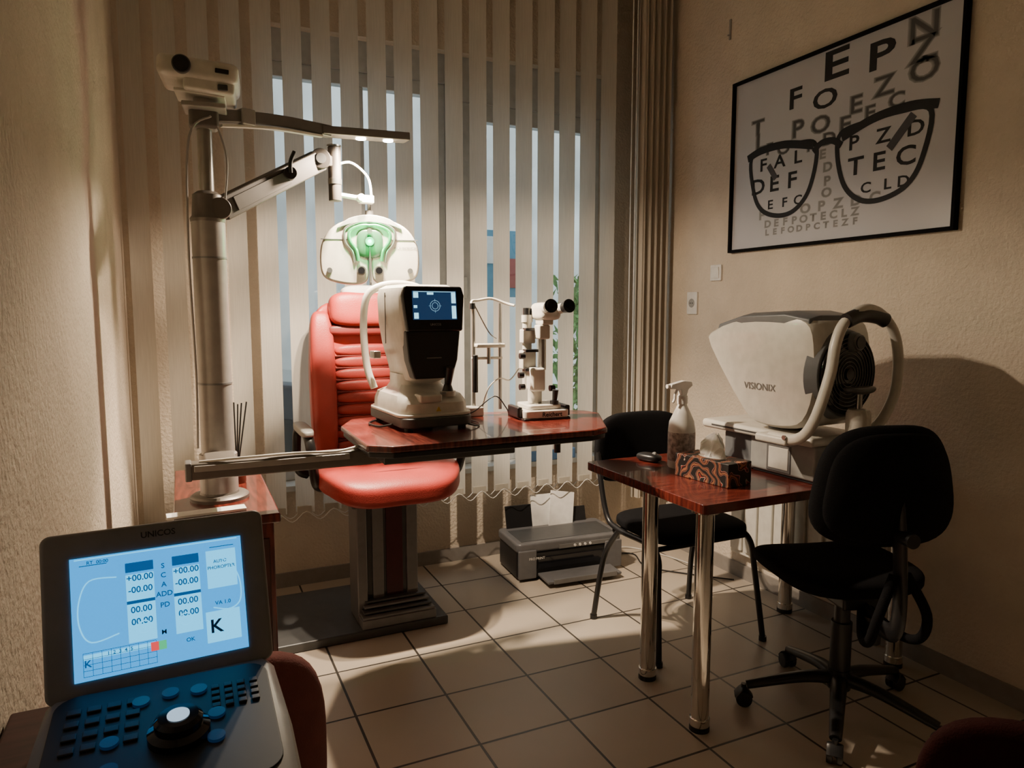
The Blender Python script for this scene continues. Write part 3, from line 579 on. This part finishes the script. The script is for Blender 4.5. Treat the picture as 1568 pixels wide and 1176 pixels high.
bl=[('Z',.1,1.02,.69),('N',.1,1.02,.77),('O',.09,1.03,.615),('E',.075,.73,.56),('Z',.08,.86,.6),('L',.08,.19,.52),('T',.075,.17,.59),('P',.08,.42,.53),('O',.075,.55,.52),('E',.07,.68,.49),('F',.055,.25,.475),('O',.055,.34,.46),('P',.05,.5,.44),('D',.055,.60,.45),('E',.06,.8,.51),('C',.06,.92,.53)]
for i,bd in enumerate((.06,.04,.02,.0)):
    texts(r,'blurred_letters_%d'%i,[(c,sz*1.35,(x+.001*i,y+.0004-.0001*i,z),1.3) for c,sz,x,z in bl],inkb[i],bold=bd)
bl=[]
for row,(z,sz,st) in enumerate(((.165,.045,'FELOPZDC'),(.12,.036,'DEFPOTECLZ'),(.08,.03,'LEFODPCTEZF'))):
    for i,ch in enumerate(st):
        x=.23+.55*(i+.5)/len(st) if row else .17+.72*(i+.5)/len(st)
        if row==0 and .25<x<.45: continue
        bl.append((ch,sz*1.3,x,z))
for ch,x,z in(('D',.6,.33),('P',.6,.27),('O',.6,.22),('E',.57,.39)): bl.append((ch,.055,x,z))
for i,bd in enumerate((.06,.035,.01)):
    texts(r,'faint_letters_%d'%i,[(c,sz,(x,y+.0004-.0001*i,z),1.25) for c,sz,x,z in bl],(M('ink_faint_%d'%i,(.36-.06*i,)*3,.8)),bold=bd)
def lens(cx,cz,w,h,fl):
    P=[(-.5,.42),(-.2,.5),(.2,.48),(.47,.42),(.5,.15),(.4,-.25),(.2,-.47),(-.05,-.5),(-.3,-.38),(-.44,-.1)]
    return [(cx+fl*a*w,y-.001,cz+b*h) for a,b in P]
sweep(r,'glasses_left_rim',lens(.335,.315,.40,.32,1),.011,ink,ry=.0006,up=(0,1,0),closed=True,n=8)
sweep(r,'glasses_right_rim',lens(.86,.32,.42,.33,-1),.011,ink,ry=.0006,up=(0,1,0),closed=True,n=8)
sweep(r,'glasses_brow_left',[(.11,y-.0015,.455),(.2,y-.0015,.478),(.35,y-.0015,.478),(.52,y-.0015,.44)],.018,ink,ry=.0006,up=(0,1,0))
sweep(r,'glasses_brow_right',[(1.1,y-.0015,.475),(.98,y-.0015,.495),(.82,y-.0015,.485),(.67,y-.0015,.44)],.018,ink,ry=.0006,up=(0,1,0))
sweep(r,'glasses_bridge',[(.52,y-.0015,.41),(.56,y-.0015,.44),(.62,y-.0015,.44),(.67,y-.0015,.41)],.014,ink,ry=.0006,up=(0,1,0))
sweep(r,'glasses_temple',[(.9,y-.0005,.35),(1.0,y-.0005,.46)],.018,inkg,ry=.0004,up=(0,1,0)); sweep(r,'glasses_temple_2',[(.3,y-.0005,.33),(.25,y-.0005,.4)],.014,inkg,ry=.0004,up=(0,1,0))

# ------------------------------------------------------------ wall fittings
r=root('light_switch',(XR,3.03,1.60),-90); box(r,'plate',(0,-.006,0),(.085,.012,.085),white2,.004); box(r,'rocker',(0,-.014,0),(.06,.008,.06),white2,.003,rot=(5,0,0))
r=root('wall_socket',(XR,3.22,1.44),-90); box(r,'plate',(0,-.006,0),(.085,.012,.125),white2,.004); cyl(r,'well',(0,-.013,.0),(0,-.012,.0),.025,grayp); cyl(r,'pin_1',(-.009,-.015,0),(-.009,-.01,0),.003,black); cyl(r,'pin_2',(.009,-.015,0),(.009,-.01,0),.003,black)
r=root('wall_hook',(XR,2.98,2.83),-90); box(r,'strip',(0,-.004,0),(.012,.008,.1),stand,.002); cyl(r,'peg',(0,-.02,-.03),(0,0,-.03),.004,steel)
r=root('junction_box',(.36,YB,.47),0); box(r,'cover',(0,-.02,-.06),(.1,.04,.09),white2,.006); cyl(r,'gland',(0,-.02,-.12),(0,-.02,-.1),.01,grayp)
r=root('panel_radiator',(XR-.03,2.35,0),-90); box(r,'core',(0,-.01,.42),(.9,.03,.55),white,.006)
for i in range(9): box(r,'rib_%d'%i,(-.4+.1*i,-.032,.42),(.08,.016,.5),white,.006)
box(r,'bracket',(0,.012,.42),(.6,.034,.3),white); cyl(r,'pipe',(.4,-.01,0),(.4,-.01,.16),.01,white)

# ------------------------------------------------------------ cables on floor
r=root('floor_cables',(0,0,0))
sweep(r,'cable_1',[(2.16,3.35,.01),(2.3,3.3,.006),(2.25,3.1,.006),(2.4,2.9,.006),(2.55,2.75,.006)],.004,black,n=8)
sweep(r,'cable_2',[(2.15,3.4,.03),(2.35,3.4,.006),(2.45,3.2,.006),(2.5,3.0,.006)],.004,white,n=8)

# ------------------------------------------------------------ operator side desk, console
r=root('operator_desk',(0,0,0)); box(r,'desk_top',(-.075,.6,.885),(.28,.85,.03),darkwood,.004)
for i,(x,yy) in enumerate(((-.19,.22),(.04,.22),(-.19,.98),(.04,.98))): box(r,'leg_%d'%i,(x,yy,.435),(.035,.035,.87),darkwood,.003)
box(r,'apron',(-.075,.985,.84),(.2,.02,.06),darkwood,.002)
r=root('control_console',(-.035,.93,.90),0)
cons=M('console_grey',(.24,.23,.22),.45); consd=M('console_dark',(.018,.02,.023),.5)
rings=[]
for yy,z1,w in((.035,.02,.16),(.03,.04,.2),(.015,.052,.24),(-.02,.056,.256),(-.12,.048,.262),(-.22,.038,.258),(-.26,.028,.24),(-.272,.012,.22)):
    rings.append([(-w/2,yy,.0),(w/2,yy,.0),(w/2,yy,z1*.5),(w/2-.005,yy,z1*.88),(w/2-.014,yy,z1),(-w/2+.014,yy,z1),(-w/2+.005,yy,z1*.88),(-w/2,yy,z1*.5)])
loft(r,'keyboard_body',rings,cons)
Kb=root('keyboard_face',(0,-.12,.0485),par=r,rot=(rad(5.7),0,0))
prism(Kb,'key_deck',rr(.225,.2,.025),-.002,.002,consd,.001)
keyb=E('key_blue',(.01,.1,.3),.12); keyd=M('key_dark',(.035,.036,.04),.5)
L=[];L2=[]
for i in range(4):
    for j in range(4):
        L.append(((-.098+.0195*i,.06-.022*j,.002),(-.084+.0195*i,.07-.022*j,.005)))
        L2.append(((.048+.014*i,.05+.012*j-.03,.002),(.057+.014*i,.058+.012*j-.03,.005)))
boxes(Kb,'keys_left',L,keyd,.001); boxes(Kb,'keys_right',L2,keyd,.001)
for i,(x,yy) in enumerate(((-.052,-.002),(.052,.01),(.05,-.03),(-.025,.06),(.035,.062),(-.05,-.045),(.005,.066))): cyl(Kb,'blue_button_%d'%i,(x,yy,.002),(x,yy,.0055),.009,keyb,n=20)
lathe(Kb,'dial',[(0,.002),(.031,.002),(.031,.01),(.024,.014),(.024,.022),(.02,.026),(0,.026)],gloss,c=(.014,-.012,0)); cyl(Kb,'dial_cap',(.014,-.012,.026),(.014,-.012,.0275),.011,E('dial_white',(.6,.8,1),.9))
cyl(r,'hinge',(-.09,.012,.05),(.09,.012,.05),.014,consd)
Sc=root('display_head',(0,.0,.045),par=r,rot=(rad(-17),rad(0),rad(4))); Sc.scale=(.955,.955,.94)
prism(Sc,'housing',rr(.262,.205,.012,cy=.105),-.012,.02,cons,.005,'XZ'); prism(Sc,'back_shell',rr(.22,.16,.03,cy=.105),.018,.035,cons,.008,'XZ')
box(Sc,'display',(0,-.0125,.1),(.2,.003,.15),E('console_screen',(.02,.40,1),1.35),.0005)
texts(Sc,'label',[('UNICOS',.011,(0,-.0125,.193))],consd)
y=-.0145
ub=E('ui_blue',(.0,.12,.40),.8); uw=E('ui_white',(.08,.58,1),1.9); ud=E('ui_dark',(.0,.03,.09),.3)
def B2(x0,z0,x1,z1,d=0): return((x0,y-d,z0),(x1,y+.001-d,z1))
boxes(Sc,'ui_panels',[B2(-.04,.06,-.008,.145),B2(.014,.06,.046,.145),B2(.055,.11,.092,.16),B2(-.09,.05,-.01,.056),B2(-.095,.172,.095,.1735),B2(.05,.04,.092,.08)],uw)
boxes(Sc,'ui_headers',[B2(-.04,.148,-.008,.16,.0005),B2(.014,.148,.046,.16,.0005),B2(-.04,.108,-.008,.112,.0005),B2(.014,.108,.046,.112,.0005),B2(-.09,.164,-.06,.165,.0005),B2(.06,.164,.09,.165,.0005)],ub)
boxes(Sc,'ui_grid',[B2(-.09,.03+.007*i,-.01,.0305+.007*i,.0005) for i in range(5)]+[B2(-.09+.01*i,.03,-.0895+.01*i,.058,.0005) for i in range(9)],ub)
texts(Sc,'ui_values',[(t,.011,(x,y-.0006,z)) for x in(-.024,.03) for t,z in(('+00.00',.14),('-00.00',.125),('00.00',.1),('00.00',.085))]+[(t,.009,(.003,y-.0006,z)) for t,z in(('S',.15),('C',.138),('A',.126),('ADD',.114),('PD',.1))]+[('1  2  3  4  5',.006,(-.05,y-.0006,.0535)),('VA 1.0',.007,(.072,y-.0006,.09)),('OK',.007,(.03,y-.0006,.05)),('AUTO',.006,(.072,y-.0006,.145)),('PHOROPTER',.006,(.073,y-.0006,.137)),('RT  00:00',.006,(-.07,y-.0006,.1675)),('K',.012,(-.085,y-.0006,.045))],ub)
texts(Sc,'ui_letter',[('K',.024,(.062,y-.001,.06)),('M',.008,(.0,y-.001,.066))],ud)
boxes(Sc,'ui_red',[B2(-.016,.045,-.007,.056,.001)],E('ui_red',(.9,.08,.08),1.2)); boxes(Sc,'ui_green',[B2(-.007,.045,.002,.056,.001)],E('ui_green',(.05,.6,.25),1.2))
for i,(x,z) in enumerate(((-.022,.077),(.026,.077))): sweep(Sc,'ui_circle_%d'%i,[(x+.008*math.cos(a),y-.001,z+.008*math.sin(a)) for a in [k*math.pi/6 for k in range(12)]],.0009,uw,closed=True,n=6,res=2)
sweep(Sc,'ui_phoropter_left',[(-.05,y,.145),(-.08,y,.145),(-.092,y,.12),(-.092,y,.09),(-.08,y,.07),(-.05,y,.075)],.0009,uw,n=6); sweep(Sc,'ui_phoropter_right',[(.055,y,.15),(.08,y,.145),(.094,y,.12),(.094,y,.09),(.08,y,.08),(.06,y,.085)],.0009,uw,n=6)

# ------------------------------------------------------------ foreground upholstered chairs
def uph(name,loc,rz,mat,h=.86):
    r=root(name,loc,rz)
    pad(r,'seat',(0,0,.44),(.44,.44,.1),mat,p=4); pad(r,'backrest',(0,.24,h-.19),(.40,.08,.38),mat,p=3.5,fn=lambda x,y,z:(x,y-.8*x*x,z))
    for i,(x,yy) in enumerate(((-.18,-.18),(.18,-.18),(-.18,.2),(.18,.2))): cyl(r,'leg_%d'%i,(x,yy,0),(x*.95,yy*.95,.4),.014,black,r2=.017)
    for sg in(-1,1): sweep(r,'back_post_%d'%sg,[(sg*.15,.2,.38),(sg*.15,.26,.5),(sg*.15,.265,.62)],.012,black)
    return r
uph('upholstered_chair',(.0,1.42,0),180,fabric,.84)
uph('upholstered_chair.001',(.95,.42,0),-60,darkfabric,.78)

# ------------------------------------------------------------ world, camera
w=D.worlds.new('World'); C.scene.world=w; w.use_nodes=True; bg=w.node_tree.nodes['Background']
bg.inputs[0].default_value=(.72,.83,.88,1); bg.inputs[1].default_value=2.4
cam=D.cameras.new('Camera'); cam.sensor_width=36; cam.lens=36*1087/1568; cam.clip_start=.05
co=D.objects.new('Camera',cam); COL.objects.link(co); co.location=(0,0,1.4); co.rotation_euler=(rad(90-5.93),0,rad(-24.9)); C.scene.camera=co
